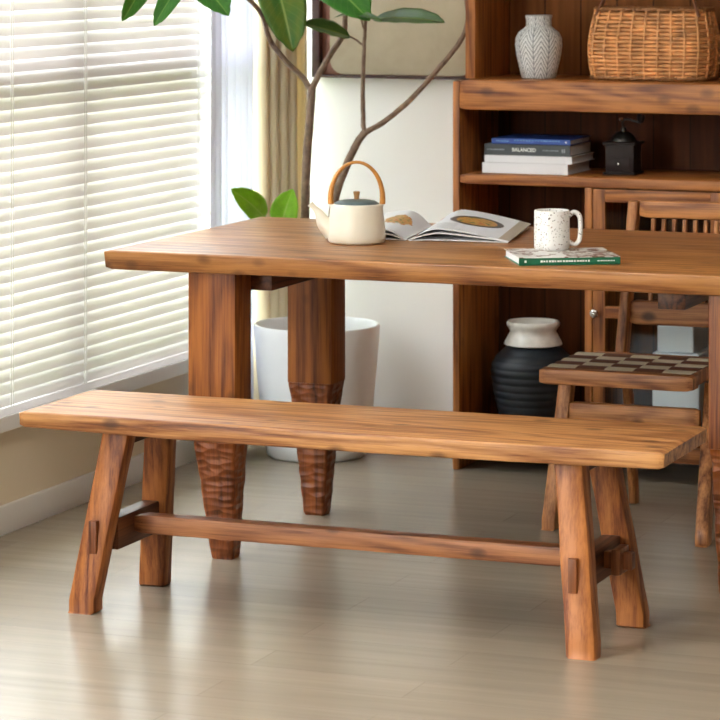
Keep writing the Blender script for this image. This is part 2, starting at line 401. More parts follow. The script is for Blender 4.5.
def slab(bm, x0, x1, y0, y1, z0, z1, r=.008, wob=.004, nx=60, seed=0, lean=0.0, endwob=.003, belly=(0, 0)):
    """a sawn board along X with softened, slightly live long edges"""
    rings = []; w = y1-y0; h = z1-z0
    for i in range(nx+1):
        t = i/nx; x = x0 + (x1-x0)*t
        er = r*.55 if i in (0, nx) else r
        ins = .004 if i in (0, nx) else 0
        a = wob*(nz(x*3.1, seed) + .5*nz(x*9, seed+5)); b = wob*(nz(x*2.7, seed+9) + .5*nz(x*8, seed+3))
        ring = []
        for (py, pz) in rrect(w-2*ins, h-2*ins, er, 3):
            off = (a if py < 0 else b)
            lower = -lean*(0.5 - pz/h) if py < 0 else lean*(0.5 - pz/h)
            jit = .0012*nz(x*22, py*15, pz*60+seed)
            ring.append((x + (endwob*nz(py*9, pz*20, seed+t) if i in (0, nx) else 0), (y0+y1)/2 + py + off*(1 if abs(py) > w*.3 else 0) - lower + jit, (z0+z1)/2 + pz + (min(0, jit*.4) if pz > 0 else jit*.3) + (belly[0]*abs(2*t-1)**2 if pz < 0 else 0)))
        rings.append(ring)
    loft(bm, rings)
def post(bm, b, t, zb, zt, w, d, w2=None, d2=None, r=.006, nzr=14, wob=.0015, seed=0):
    """upright with flat ends: horizontal sections lofted from b (bottom) to t (top)"""
    w2 = w2 or w; d2 = d2 or d; rings = []
    for i in range(nzr+1):
        k = i/nzr; z = zb + (zt-zb)*k
        cx = b[0] + (t[0]-b[0])*k; cy = b[1] + (t[1]-b[1])*k
        s = .93 if i == 0 else 1
        ring = [(cx + px*s + wob*nz(z*9, px*30, seed), cy + py*s + wob*nz(z*9, py*30, seed+4), z) for px, py in rrect(w+(w2-w)*k, d+(d2-d)*k, r, 2)]
        if i == 1 and zb < .001:
            rings.append([(cx + px + 0, cy + py, zb+.004) for px, py in rrect(w, d, r, 2)])
        rings.append(ring)
    loft(bm, rings)

WORLD = {}
def finish(bm, name, mat, origin, smooth=38):
    bmesh.ops.recalc_face_normals(bm, faces=bm.faces[:])
    me = bpy.data.meshes.new(name); bm.to_mesh(me); bm.free()
    me.transform(Matrix.Translation(-V(origin)))
    if mat: me.materials.append(mat)
    if smooth:
        me.shade_smooth(); me.set_sharp_from_angle(angle=math.radians(smooth))
    o = bpy.data.objects.new(name, me); COL.objects.link(o)
    return o
def part(name, bm, mat, parent, smooth=38, label=None):
    o = finish(bm, name, mat, WORLD[parent.name], smooth)
    o.parent = parent; WORLD[o.name] = WORLD[parent.name]
    if label: o['label'] = label
    return o
def thing(name, label, cat, loc, group=None):
    o = bpy.data.objects.new(name, None); COL.objects.link(o); o.location = loc; o.empty_display_size = .1
    o['label'] = label; o['category'] = cat
    if group: o['group'] = group
    WORLD[o.name] = V(loc); return o
def single(name, bm, mat, label, cat, origin, group=None, smooth=38):
    o = finish(bm, name, mat, origin, smooth); o.location = origin; WORLD[o.name] = V(origin)
    o['label'] = label; o['category'] = cat
    if group: o['group'] = group
    return o
def struct(name, bm, mat, origin=(0, 0, 0), smooth=38):
    o = finish(bm, name, mat, origin, smooth); o.location = origin; WORLD[o.name] = V(origin)
    o['kind'] = 'structure'; return o
def B(): return bmesh.new()

# ------------------------------------------------------------------ room shell
XL, YB, XR, YF, ZC = -3.625, 8.46, 1.6, -1.6, 2.75
bm = B(); box(bm, XL-.2, XR+.2, YF-.2, YB+.2, -.12, 0, 0); struct('floor', bm, M_floor, smooth=None)
bm = B(); box(bm, XL-.2, XR+.2, YF-.2, YB+.2, ZC, ZC+.12, 0); struct('ceiling', bm, M_ceil, smooth=None)
bm = B(); box(bm, XL-.2, XR+.2, YB, YB+.2, 0, ZC, 0); struct('wall_back', bm, M_wall, smooth=None)
WY0, WY1, WZ0, WZ1 = 5.05, 8.44, .309, 2.35      # window behind the blind
VY0, VY1 = .6, 4.35                             # unseen window nearer the camera, put in for front-left light
bm = B()
for (a, b_, c, d) in ((YF-.2, VY0, 0, ZC), (VY0, VY1, 0, WZ0), (VY0, VY1, WZ1, ZC), (VY1, WY0, 0, ZC), (WY0, WY1, 0, WZ0-.038), (WY0, WY1, WZ1, ZC), (WY1, YB, 0, ZC)):
    box(bm, XL-.2, XL, a, b_, c, d, 0)
struct('wall_left', bm, M_wallbeige, smooth=None)
bm = B()
for (a, b_, c, d) in ((YF, YB, 0, ZC),):
    box(bm, XR, XR+.2, a, b_, c, d, 0)
struct('wall_right', bm, M_wallbrown, smooth=None)
bm = B()
for (a, b_, c, d) in ((XL, XR, 0, ZC),):
    box(bm, a, b_, YF-.2, YF, c, d, 0)
struct('wall_front', bm, M_wallwarm, smooth=None)
def base_profile_box(x0, x1, y0, y1):
    bm = B(); box(bm, x0, x1, y0, y1, .0, .074, .003); return bm
struct('baseboard_left', base_profile_box(XL, XL+.014, VY0, YB), M_white)
struct('baseboard_back', base_profile_box(XL+.014, XR, YB-.014, YB), M_white)
bm = B(); box(bm, XL-.19, XL+.0425, WY0, 8.04, WZ0-.038, WZ0, .003); struct('trim_1', bm, M_white)

def window_unit(name, y0, y1, z0, z1, mulls, trans):
    bm = B(); X0, X1 = XL-.085, XL-.035
    for (a, b_, c, d) in ((y0, y0+.05, z0, z1), (y1-.05, y1, z0, z1), (y0, y1, z0, z0+.05), (y0, y1, z1-.05, z1)):
        box(bm, X0, X1, a, b_, c, d, .002)
    for m in mulls: box(bm, X0, X1+.01, m-.035, m+.035, z0, z1, .002)
    for t in trans: box(bm, X0, X1+.005, y0, y1, t-.035, t+.035, .002)
    w = struct(name, bm, M_alu)
    bm = B(); box(bm, XL-.063, XL-.057, y0+.03, y1-.03, z0+.03, z1-.03, 0)
    g = finish(bm, 'glass_pane', M_glass, (0, 0, 0), None); g.parent = w
window_unit('window_1', WY0, WY1, WZ0, WZ1, [6.02, 7.17], [1.165])
window_unit('window_unseen', VY0, VY1, WZ0, WZ1, [2.5], [])

# ------------------------------------------------------------------ venetian blind
bt = thing('venetian_blind', 'white venetian blind with closed tilted slats covering the left window', 'window blind', (-3.592, 6.5, .31))
pitch, sw, tilt = .0312, .0400, math.radians(64)
bm = B(); y0b, y1b = 5.10, 7.985
k = 0; z = .352
while z < 2.28:
    rings = []
    zz = z
    ny = 24
    secs = []
    for j in range(5):
        s = (j/4 - .5)*sw
        camber = .0042*(1 - (2*s/sw)**2)
        # outer edge high, room edge low; crown towards room and up
        x = s*math.cos(tilt) + camber*math.sin(tilt)
        h = -s*math.sin(tilt) + camber*math.cos(tilt)
        secs.append((x, h))
    th = .0009
    for i in range(ny+1):
        y = y0b + (y1b-y0b)*i/ny
        wob = .0012*nz(y*1.7, k*.7) + .0006*nz(y*6, k*2.1)
        ring = [(-3.592 + a, y, zz + h + wob) for a, h in secs] + [(-3.592 + a - th*math.sin(tilt), y, zz + h - th*math.cos(tilt) + wob) for a, h in reversed(secs)]
        rings.append(ring)
    loft(bm, rings)
    z += pitch; k += 1
part('slats', bm, M_slat, bt, smooth=30)['kind'] = 'stuff'
bm = B(); box(bm, -3.604, -3.580, y0b, y1b, .3105, .333, .005, 3); part('bottom_rail', bm, M_slat, bt)
bm = B(); box(bm, -3.614, -3.570, y0b, y1b, 2.285, 2.335, .004); part('head_rail', bm, M_white, bt)
for yc in (6.755, 7.17, 7.90, 5.6):
    bm = B()
    tube(bm, [(-3.581, yc, .315 + i*.1) for i in range(20)], .0012, 6)
    tube(bm, [(-3.581, yc+.011, .315 + i*.1) for i in range(20)], .0009, 6)
    part('ladder_cord', bm, M_cord, bt)

# ------------------------------------------------------------------ curtains
def curtain(name, mat, label, pathf, z0, z1, n=160, thick=.0016):
    bm = B(); nzr = 26
    grid = []
    for j in range(nzr+1):
        t = j/nzr; z = z0 + (z1-z0)*t
        grid.append([bm.verts.new(pathf(i/n, t) + V((0, 0, z))) for i in range(n+1)])
    for j in range(nzr):
        for i in range(n): bm.faces.new((grid[j][i], grid[j][i+1], grid[j+1][i+1], grid[j+1][i]))
    o = single(name, bm, mat, label, 'curtain', (pathf(.5, 0).x, pathf(.5, 0).y, z0), smooth=80)
    m = o.modifiers.new('thickness', 'SOLIDIFY'); m.thickness = thick; m.offset = 0
    return o
def sheer(u, t):
    y = 7.898 + .305*u; sp = 1+.25*(1-t)
    return V((-3.543 + .008*sp*math.sin(u*2*PI*6.5+.6*math.sin(u*9)) + .004*nz(u*20, t*3) , y + .004*math.sin(u*50), 0))
curtain('sheer_curtain', M_sheer, 'sheer white curtain hanging next to the blind in the corner', sheer, .012, 2.62)
def drape(u, t):
    sp = .8+.35*(1-t)
    return V((-3.552 + .082*u + .023*sp*math.sin(u*2*PI*4.2+1.0) + .006*nz(u*9, t*2, 3), 8.27 + .125*u + .022*sp*math.cos(u*2*PI*4.2+.4), 0))
curtain('linen_drape', M_drape, 'beige linen drape gathered in the room corner behind the plant', drape, .008, 2.62)
bm = B(); tube(bm, [(XL+.075, 4.6+i*.19, 2.64) for i in range(20)], .011, 12)
single('curtain_rod', bm, M_white, 'white curtain rod above the left window', 'curtain rod', (XL+.075, 6.5, 2.64))

# ------------------------------------------------------------------ painting
px0, px1, pz0, pz1 = -3.438, -2.88, 1.095, 1.93
pt = thing('framed_painting', 'beige abstract painting in a dark frame on the back wall', 'painting', ((px0+px1)/2, YB-.01, pz0))
def pfbox(a, b_, c, d, e=YB-.045, f=YB-.001):
    bm = B(); box(bm, a, b_, e, f, c, d, .002); return bm
part('frame_side', pfbox(px0, px0+.024, pz0, pz1), M_framewood, pt)
part('frame_side', pfbox(px1-.024, px1, pz0, pz1), M_framewood, pt)
part('frame_rail', pfbox(px0+.024, px1-.024, pz0, pz0+.007), M_framewood, pt)
part('frame_rail', pfbox(px0+.024, px1-.024, pz1-.007, pz1), M_framewood, pt)
part('mount', pfbox(px0+.024, px1-.024, pz0+.007, pz1-.007, YB-.020, YB-.012), M_artedge, pt)
bm = B(); ring = rrect(px1-px0-.048-.05, pz1-pz0-.02, .045, 6)
cx, cz = (px0+px1)/2+.002, (pz0+pz1)/2
loft(bm, [[(cx+a, YB-.024, cz+b_) for a, b_ in ring], [(cx+a, YB-.0205, cz+b_) for a, b_ in ring]])
part('canvas', bm, M_art, pt)

# ------------------------------------------------------------------ cabinet (hutch)
CX0, CX1, CY0, CY1 = -2.866, -1.66, 8.08, 8.44
cab = thing('hutch_cabinet', 'tall brown wooden hutch with open shelves against the back wall', 'cabinet', ((CX0+CX1)/2, CY0, 0))
def cb(name, x0, x1, y0, y1, z0, z1, mat, parent=None, bev=.002, label=None):
    bm = B(); box(bm, x0, x1, y0, y1, z0, z1, bev); return part(name, bm, mat, parent or cab, label=label)
cb('side_panel', CX0, CX0+.020, CY0, CY1, 0, 1.108, W_cabz)
cb('side_panel', CX1-.020, CX1, CY0, CY1, 0, 1.108, W_cabz)
bm = B(); slab(bm, CX0+.0205, CX1-.0205, CY0-.002, CY1, 1.028, 1.114, r=.005, wob=.002, seed=3); part('counter_board', bm, W_cabx, cab)
bm = B(); slab(bm, CX0+.0205, CX1-.0205, CY0+.001, CY1-.013, .816, .845, r=.003, wob=.0015, seed=4); part('shelf', bm, W_cabx, cab)
cb('bottom_board', CX0+.0205, CX1-.0205, CY0+.025, CY1-.013, .062, .088, W_cabx)
cb('bottom_rail', CX0+.0205, CX1-.0205, CY0, CY0+.022, .058, .100, W_cabx)
cb('divider', -2.473, -2.452, CY0, CY1-.013, .1005, .8155, W_cabz)
cb('back_panel', CX0+.0205, CX1-.0205, CY1-.012, CY1, .062, 1.027, W_backshade)
# upper hutch
cb('hutch_side', -2.842, -2.812, 8.12, CY1, 1.1145, 2.10, W_cabz)
cb('hutch_side', CX1-.030, CX1, 8.12, CY1, 1.1145, 2.10, W_cabz)
cb('hutch_top', -2.85, CX1+.008, 8.11, CY1, 2.101, 2.13, W_cabx)
cb('hutch_shelf', -2.811, CX1-.031, 8.14, CY1-.013, 1.60, 1.625, W_cabx)
cb('hutch_back', -2.811, CX1-.031, CY1-.012, CY1, 1.1145, 2.10, W_back)
def cab_door(x0, x1, knobx):
    d = cb('door', x0, x0+.036, CY0+.001, CY0+.021, .103, .813, W_cabz)
    for nm, a, b_, c, e in (('door_stile', x1-.036, x1, .103, .813), ('door_rail', x0+.0362, x1-.0362, .777, .813), ('door_rail', x0+.0362, x1-.0362, .452, .486), ('door_rail', x0+.0362, x1-.0362, .103, .150)):
        cb(nm, a, b_, CY0+.001, CY0+.021, c, e, W_cabz if nm == 'door_stile' else W_cabx, d)
    bm = B(); box(bm, x0+.030, x1-.030, CY0+.010, CY0+.013, .14, .79, 0); part('door_glass', bm, M_glass, d)
    bm = B(); t = B()
    lathe(t, [(0, .0), (.004, 0), (.004, .010), (.010, .014), (.0125, .019), (.011, .025), (.005, .028), (0, .0285)], (0, 0, 0), 20)
    merge(bm, t, Matrix.Translation((knobx, CY0+.0005, .466)) @ Matrix.Rotation(PI/2, 4, 'X'))
    part('door_knob', bm, M_steel, d, label='small metal knob')
cab_door(-2.450, -2.075, -2.440)
cab_door(-2.070, -1.682, -1.70)

# ------------------------------------------------------------------ things in the cabinet
ZS1, ZS2, ZB = 1.1148, .8458, .0886
c = (-2.652, 8.215, ZS1)
bm = B()
lathe(bm, [(0, 0), (.046, 0), (.050, .004), (.056, .030), (.064, .065), (.068, .095), (.0665, .115), (.058, .132), (.043, .143), (.037, .149), (.036, .165), (.038, .176), (.0385, .180), (.035, .181), (.031, .176), (.031, .150), (.050, .120), (.05, .02), (0, .015)], c, 64)
single('herringbone_vase', bm, M_vase, 'small grey and white vase with herringbone lines on the cabinet top', 'vase', c)

# wicker basket
bc = V((-2.322, 8.26, ZS1))
bk = thing('wicker_basket', 'tan wicker picnic basket with leather handle straps beside the vase', 'basket', bc)
def bfoot(h):     # footprint half sizes at relative height 0..1
    w = .163 + .016*math.sin(min(1, h*1.25)*PI*.62) - .020*h*h
    d = .098 + .012*math.sin(h*PI*.8) - .030*h*h
    return w, d
def bpoint(u, h, off=0):
    w, d = bfoot(h); p = u % 1.0
    a = 2*PI*p; e = .42
    x = math.copysign(abs(math.cos(a))**e, math.cos(a))*(w+off); y = math.copysign(abs(math.sin(a))**e, math.sin(a))*(d+off)
    return x, y
BH = .192
# arc-length param of superellipse
_s = [0]; _N = 720
for i in range(_N):
    a_ = bpoint(i/_N, .5); b_ = bpoint((i+1)/_N, .5); _s.append(_s[-1] + math.hypot(a_[0]-b_[0], a_[1]-b_[1]))
def upar(s):
    s = (s % 1.0)*_s[-1]; lo, hi = 0, _N
    while hi-lo > 1:
        m_ = (lo+hi)//2
        if _s[m_] <= s: lo = m_
        else: hi = m_
    return (lo + (s-_s[lo])/(_s[hi]-_s[lo]+1e-9))/_N
NSK = 26
bm = B()
rows = 17
for r_ in range(rows):
    h = (r_+.6)/rows
    pts = []
    for i in range(NSK*5):
        s = i/(NSK*5); off = .0030*math.sin(PI*NSK*s + (r_ % 2)*PI)
        x, y = bpoint(upar(s), h, off)
        pts.append((bc.x+x, bc.y+y, bc.z + .004 + h*(BH-.006) + .0012*nz(s*30, r_)))
    tube(bm, pts, .0054, 7, closed=True)
part('weave', bm, M_wicker, bk, smooth=60)['kind'] = 'stuff'
bm = B()
for i in range(NSK):
    pts = []
    for k in range(9):
        h = k/8; x, y = bpoint(upar((i+.5)/NSK), h, .0048)
        pts.append((bc.x+x, bc.y+y, bc.z+.003+h*BH))
    tube(bm, pts, .0036, 6)
part('stakes', bm, M_wicker, bk, smooth=60)['kind'] = 'stuff'
bm = B()
for h, r_, o in ((.0, .0065, .004), (.0, .005, -.004), (1.0, .0065, .003), (1.0, .0055, -.006)):
    if h == 1.0 and o > 0: part('base_border', bm, M_wickerdark, bk, smooth=60); bm = B()
    for ph in (0, PI):
        pts = []
        for i in range(150):
            s = i/150; x, y = bpoint(upar(s), h, o + .003*math.cos(2*PI*45*s+ph))
            pts.append((bc.x+x, bc.y+y, bc.z + .0068 + h*(BH+.001) + .003*math.sin(2*PI*45*s+ph)))
        tube(bm, pts, r_*.72, 6, closed=True)
part('rim_border', bm, M_wickerdark, bk, smooth=60)
bm = B()
for j in range(22):
    y = -.062 + .124*j/21
    tube(bm, [(bc.x-.158+.316*i/24, bc.y+y, bc.z+BH+.004+.0015*math.sin(i*PI*.5+j*PI)) for i in range(25)], .0034, 5)
part('lid', bm, M_wicker, bk, smooth=60)
bm = B()
tube(bm, smooth_path([bc+V((-.150, -.070, BH-.01)), bc+V((-.138, -.064, BH+.018)), bc+V((-.105, -.02, BH+.095)), bc+V((-.04, 0, BH+.14)), bc+V((.04, 0, BH+.14)), bc+V((.105, -.02, BH+.095)), bc+V((.138, -.064, BH+.018)), bc+V((.150, -.070, BH-.01))], 6), .0080, 10, flat=.6)
part('handle', bm, M_leather, bk)

# shelf books
def book(name, label, cx, cy, z0, w, d, h, cmat, group=None, ang=0.0, spine=None, coverlabel=None, open_left=False):
    b_ = thing(name, label, 'book', (cx, cy, z0), group)
    b_.rotation_euler = (0, 0, ang)
    loc = V((cx, cy, z0))
    th = .0018
    bm = B()
    box(bm, cx-w/2, cx+w/2, cy-d/2, cy+d/2, z0, z0+th, .0005, 1)
    part('lower_cover', bm, cmat if not spine else spine[0], b_)
    bm = B(); box(bm, cx-w/2, cx+w/2, cy-d/2, cy+d/2, z0+h-th, z0+h, .0005, 1); part('upper_cover', bm, cmat, b_)
    bm = B(); box(bm, cx-w/2, cx+w/2, cy-d/2, cy-d/2+.003, z0+th, z0+h-th, .0004, 1)
    sp = part('spine', bm, spine[0] if spine else cmat, b_)
    bm = B(); box(bm, cx-w/2+.004, cx+w/2-.004, cy-d/2+.003, cy+d/2-.004, z0+th, z0+h-th, 0); part('pages', bm, M_paper, b_)
    return b_, sp
BX = -2.675
gb = 'books stacked on the middle shelf'
book('book', 'thick white book at the bottom of the stack on the middle shelf', -2.664, 8.235, ZS2, .256, .225, .030, M_whitebook, gb)
book('book', 'white book second from the bottom, under the grey BALANCED book', -2.656, 8.238, ZS2+.0302, .262, .222, .021, M_whitebook, gb)
b3, sp3 = book('book', 'charcoal grey book reading BALANCED on its spine', -2.659, 8.236, ZS2+.0514, .256, .215, .032, M_greybook, gb)
b4, sp4 = book('book', 'thin blue book on top of the shelf stack', -2.650, 8.236, ZS2+.0836, .236, .200, .0155, M_bluebook, gb)
def text_mesh(txt, size):
    cu = bpy.data.curves.new('txt', 'FONT'); cu.body = txt; cu.size = size; cu.extrude = .0005; cu.align_x = 'CENTER'; cu.align_y = 'CENTER'
    cu.offset = .00035
    o = bpy.data.objects.new('txt', cu); COL.objects.link(o)
    dg = bpy.context.evaluated_depsgraph_get(); me = bpy.data.meshes.new_from_object(o.evaluated_get(dg))
    bpy.data.objects.remove(o); return me
me = text_mesh('BALANCED', .0140)
bm = B(); bm.from_mesh(me); bm.transform(Matrix.Translation((-2.668, 8.236-.1075-.0006, ZS2+.0514+.016)) @ Matrix.Rotation(PI/2, 4, 'X'))
part('spine_title', bm, M_ink, sp3, smooth=None)
def dashes(parent, x0, x1, y, zc, h, mat, n, name='spine_marks'):
    bm = B(); x = x0; rnd = random.Random(n+int(h*1e5))
    st = (x1-x0)/n
    for i in range(n):
        w = st*rnd.uniform(.55, .85); hh = h*rnd.uniform(.7, 1.0)
        box(bm, x0+i*st, x0+i*st+w, y-.0004, y, zc-hh/2, zc+hh/2, 0)
    return part(name, bm, mat, parent, smooth=None)
ySp = 8.236-.1075
dashes(sp3, -2.778, -2.725, ySp, ZS2+.0514+.016, .004, M_greyink, 11)
dashes(sp3, -2.612, -2.565, ySp, ZS2+.0514+.016, .004, M_greyink, 10)
dashes(sp3, -2.556, -2.543, ySp, ZS2+.0514+.016, .014, M_greyink, 2)
yS4 = 8.236-.1
dashes(sp4, -2.755, -2.715, yS4, ZS2+.0836+.008, .003, M_lightblue, 7)
dashes(sp4, -2.700, -2.560, yS4, ZS2+.0836+.0105, .0035, M_lightblue, 16)
dashes(sp4, -2.548, -2.540, yS4, ZS2+.0836+.008, .006, M_ink, 1)

# coffee grinder
gc = V((-2.405, 8.235, ZS2))
g = thing('coffee_grinder', 'black box coffee grinder with crank on the middle shelf', 'coffee grinder', gc)
def gbx(name, w, d, z0, z1, mat, parent=g, bev=.002, cx=0, cy=0):
    bm = B(); box(bm, gc.x+cx-w/2, gc.x+cx+w/2, gc.y+cy-d/2, gc.y+cy+d/2, gc.z+z0, gc.z+z1, bev); return part(name, bm, mat, parent)
gbx('base', .094, .094, 0, .007, M_black); gbx('body', .082, .082, .007, .084, M_black); gbx('top_plate', .098, .098, .084, .092, M_black, bev=.003)
dr = gbx('drawer', .062, .004, .014, .050, M_black, cy=-.0428, bev=.001)
bm = B(); t = B(); lathe(t, [(0, 0), (.002, 0), (.002, .004), (.0042, .007), (.003, .010), (0, .0105)], (0, 0, 0), 14)
merge(bm, t, Matrix.Translation(gc+V((0, -.0448, .031))) @ Matrix.Rotation(PI/2, 4, 'X')); part('drawer_knob', bm, M_steel, dr)
bm = B(); lathe(bm, [(0, .092), (.036, .092), (.036, .096), (.030, .108), (.020, .117), (.009, .121), (.007, .132), (.0, .133)], gc, 28); part('hopper', bm, M_darkmetal, g)
bm = B(); tube(bm, smooth_path([gc+V((0, 0, .130)), gc+V((-.002, -.003, .148)), gc+V((.012, -.008, .156)), gc+V((.040, -.010, .150)), gc+V((.054, -.010, .147))], 5), .0032, 8); cr = part('crank', bm, M_darkmetal, g)
bm = B(); lathe(bm, [(0, .147), (.006, .147), (.0105, .156), (.0115, .164), (.008, .172), (0, .175)], (gc.x+.054, gc.y-.010, gc.z), 18); part('crank_knob', bm, M_black, cr)
bm = B(); lathe(bm, [(0, 0), (.005, .001), (.0075, .006), (.005, .011), (0, .012)], (gc.x-.004, gc.y-.01, gc.z+.150), 14); part('crank_nut', bm, M_steel, g, label='small bright nut')

# black ribbed jar
jc = V((-2.672, 8.225, ZB))
j = thing('ribbed_jar', 'black ribbed clay jar with white neck in the lower compartment', 'jar', jc)
prof = [(0, 0), (.072, 0), (.078, .004)]
HB = .252
for i in range(121):
    t = i/120; z = .006 + HB*t
    r = .079 + .043*math.sin(min(1, t*1.0)*PI*.62)**.9 - (0 if t < .72 else .052*((t-.72)/.28)**2)
    r += .0026*abs(math.sin(t*PI*12)) - .001
    prof.append((r, z))
rt = prof[-1][0]
prof += [(rt-.006, HB+.010), (0, HB+.010)]
bm = B(); lathe(bm, prof, jc, 72); part('body', bm, M_jar, j, smooth=70)
bm = B(); z0 = HB+.004
lathe(bm, [(rt-.001, z0), (.084, z0+.005), (.081, z0+.014), (.072, z0+.030), (.066, z0+.042), (.070, z0+.050), (.0755, z0+.058), (.0765, z0+.066), (.073, z0+.071), (.066, z0+.069), (.062, z0+.060), (.060, z0+.042), (.066, z0+.02), (.06, z0+.008), (0, z0+.007)], jc, 64)
part('neck', bm, M_jarneck, j, smooth=70, label='white glazed neck and rim')
# white boxes behind glass door
bm = B(); box(bm, -2.300, -2.163, 8.16, 8.36, ZB, .352, .006, 3)
single('storage_box', bm, M_box, 'larger white box inside the cabinet behind the glass door', 'box', (-2.22, 8.26, ZB))
bm = B(); box(bm, -2.288, -2.182, 8.17, 8.35, .3525, .428, .006, 3)
single('storage_box', bm, M_box, 'smaller white box lying on top of the larger white box', 'box', (-2.22, 8.26, .3525))

# ------------------------------------------------------------------ potted plant
PC = V((-3.318, 8.160, 0))
pl = thing('potted_fig_tree', 'rubber fig tree with bare stems in a tall white planter', 'plant', PC)
bm = B()
lathe(bm, [(0, 0), (.138, 0), (.146, .006), (.152, .04), (.166, .14), (.177, .26), (.184, .35), (.186, .378), (.184, .385), (.178, .386), (.174, .380), (.172, .345), (.1695, .25), (0, .25)], PC, 96)
part('planter', bm, M_pot, pl, smooth=60, label='tall white glazed round planter')
bm = B(); lathe(bm, [(0, .265), (.05, .266), (.10, .263), (.155, .260), (.169, .256), (.169, .252), (0, .251)], PC, 48); part('soil', bm, M_soil, pl)
def stem(pts, r0, r1, name='stem'):
    bm = B(); sp = smooth_path(pts, 8); n = len(sp)
    sp = [p + V((.002*nz(i*.35, 1), 0, .001*nz(i*.3, 4))) for i, p in enumerate(sp)]
    tube(bm, sp, lambda t: (r0+(r1-r0)*t)*(1+.07*nz(t*25, r0*100)), 12); return part(name, bm, M_bark, pl, smooth=70)
YP = 8.16
s1 = at(300, 335, YP); s1.z = .255; 
stem([s1, at(303, 270, YP), at(305, 215, YP), at(306.5, 165, YP), at(310, 118, YP), at(312, 88, YP)], .0155, .0115)
stem([at(312, 92, YP), at(303, 78, YP), at(285, 60, YP-.03), at(270, 40, YP-.05), at(262, 15, YP-.14), at(245, -5, 7.94)], .009, .0065)
stem([at(311, 92, YP), at(318, 76, YP), at(330, 55, YP+.03), at(344, 32, YP+.05), at(345, 5, YP+.06), at(348, -30, YP+.05)], .0095, .007)
s2 = at(325, 335, YP); s2.z = .255
stem([s2, at(328, 270, YP), at(334, 205, YP), at(344, 172, YP), at(357, 143, YP), at(366, 131, YP)], .014, .0105)
stem([at(364, 133, YP), at(363, 112, YP), at(363, 80, YP-.02), at(364, 52, YP-.03), at(365, 30, YP-.04), at(366, 14, YP-.04)], .0075, .0045)
stem([at(364, 133, YP), at(385, 121, YP+.02), at(410, 100, YP+.05), at(432, 76, YP+.08), at(450, 55, YP+.09), at(463, 36, YP+.1), at(468, 15, YP+.1), at(464, -15, YP+.1), at(467, -45, YP+.1)], .0085, .0060)
stem([at(245, -5, 7.94), at(225, -30, 7.85), at(200, -50, 7.6), at(184, -34, 7.62)], .0045, .003, 'twig')
stem([at(225, -30, 7.85), at(205, -60, 7.4), at(194, -34, 7.10)], .004, .003, 'twig')
stem([at(205, -60, 7.4), at(170, -75, 7.2), at(156, -44, 7.02)], .004, .003, 'twig')
stem([at(364, 46, YP-.03), at(356, 40, YP-.04), at(349, 36, YP-.05)], .0032, .0026, 'twig')
stem([at(365, 32, YP-.04), at(361, 20, YP-.06), at(358, 12, YP-.07)], .0030, .0026, 'twig')
stem([at(304, 268, YP), at(290, 262, YP-.03), at(272, 244, YP-.08), at(265, 218, 8.02)], .004, .0028, 'twig')
stem([at(304, 262, YP), at(288, 248, YP-.02), at(284, 222, YP-.02)], .0035, .0028, 'twig')
def leaf(base, tip, width, nrm, mat, curl=.12, fold=.25):
    base, tip = V(base), V(tip); ax = tip-base; ln = ax.length; ax.normalize()
    nrm = V(nrm); nrm = (nrm-ax*nrm.dot(ax)).normalized(); sd = ax.cross(nrm)
    bm = B(); uvl = bm.loops.layers.uv.new('UVMap'); nu, nv = 10, 22; grid = []
    for jv in range(nv+1):
        t = jv/nv
        w = width/2*(math.sin(PI*min(1, t**.92))**.55)*(1-.15*t) if 0 < t < 1 else 0
        if t > .9: w *= .8
        w = max(w, .0006)
        cen = base + ax*(ln*t) + nrm*(curl*ln*math.sin(PI*t)*.6)
        row = []
        for iu in range(nu+1):
            s = iu/nu*2-1
            row.append((bm.verts.new(cen + sd*(w*s) + nrm*(fold*w*abs(s) + .03*w*math.sin(t*24)*abs(s))), (iu/nu, t)))
        grid.append(row)
    for a, b_ in zip(grid, grid[1:]):
        for i in range(nu):
            q = (a[i], a[i+1], b_[i+1], b_[i]); f = bm.faces.new([x[0] for x in q])
            for lp, x in zip(f.loops, q): lp[uvl].uv = x[1]
    # short stalk
    o = part('leaf', bm, mat, pl, smooth=80)
    m = o.modifiers.new('thickness', 'SOLIDIFY'); m.thickness = .0008; m.offset = 0
    return o
CV = -FW + V((0, 0, .15))      # roughly towards the room's viewer side
leaf(at(270, -38, YP-.12), at(293, 52, YP-.2), .150, CV+RT*.2, M_leafmottled)
leaf(at(184, -34, 7.62), at(229, 16, 7.58), .115, CV+V((0, 0, .6)), M_leaf)
leaf(at(156, -44, 7.02), at(122, 21, 7.05), .062, CV+RT*.45, M_leaf)
leaf(at(194, -34, 7.10), at(154, 26, 7.12), .060, CV-RT*.2, M_leaf)
leaf(at(312, -30, YP-.1), at(370, 21, YP-.18), .150, CV+V((0, 0, .5)), M_leaf)
leaf(at(334, 18, YP-.10), at(382, 21, YP-.22), .038, CV+V((0, 0, 1.2)), M_leafdark)
leaf(at(374, 19, YP-.04), at(445, 22.5, YP-.16), .085, CV*.8+V((0, 0, .8)), M_leafdark, curl=.05)
leaf(at(350, 37, YP-.06), at(302, 24, YP-.16), .085, CV*.7+V((0, 0, .9)), M_leafdark, curl=.04)
leaf(at(265, 218, 8.02), at(231, 189, 7.88), .082, CV+V((0, 0, .25)), M_leafnew)
leaf(at(281, 228, YP-.02), at(293, 189, YP-.06), .092, CV-RT*.2, M_leafnew)

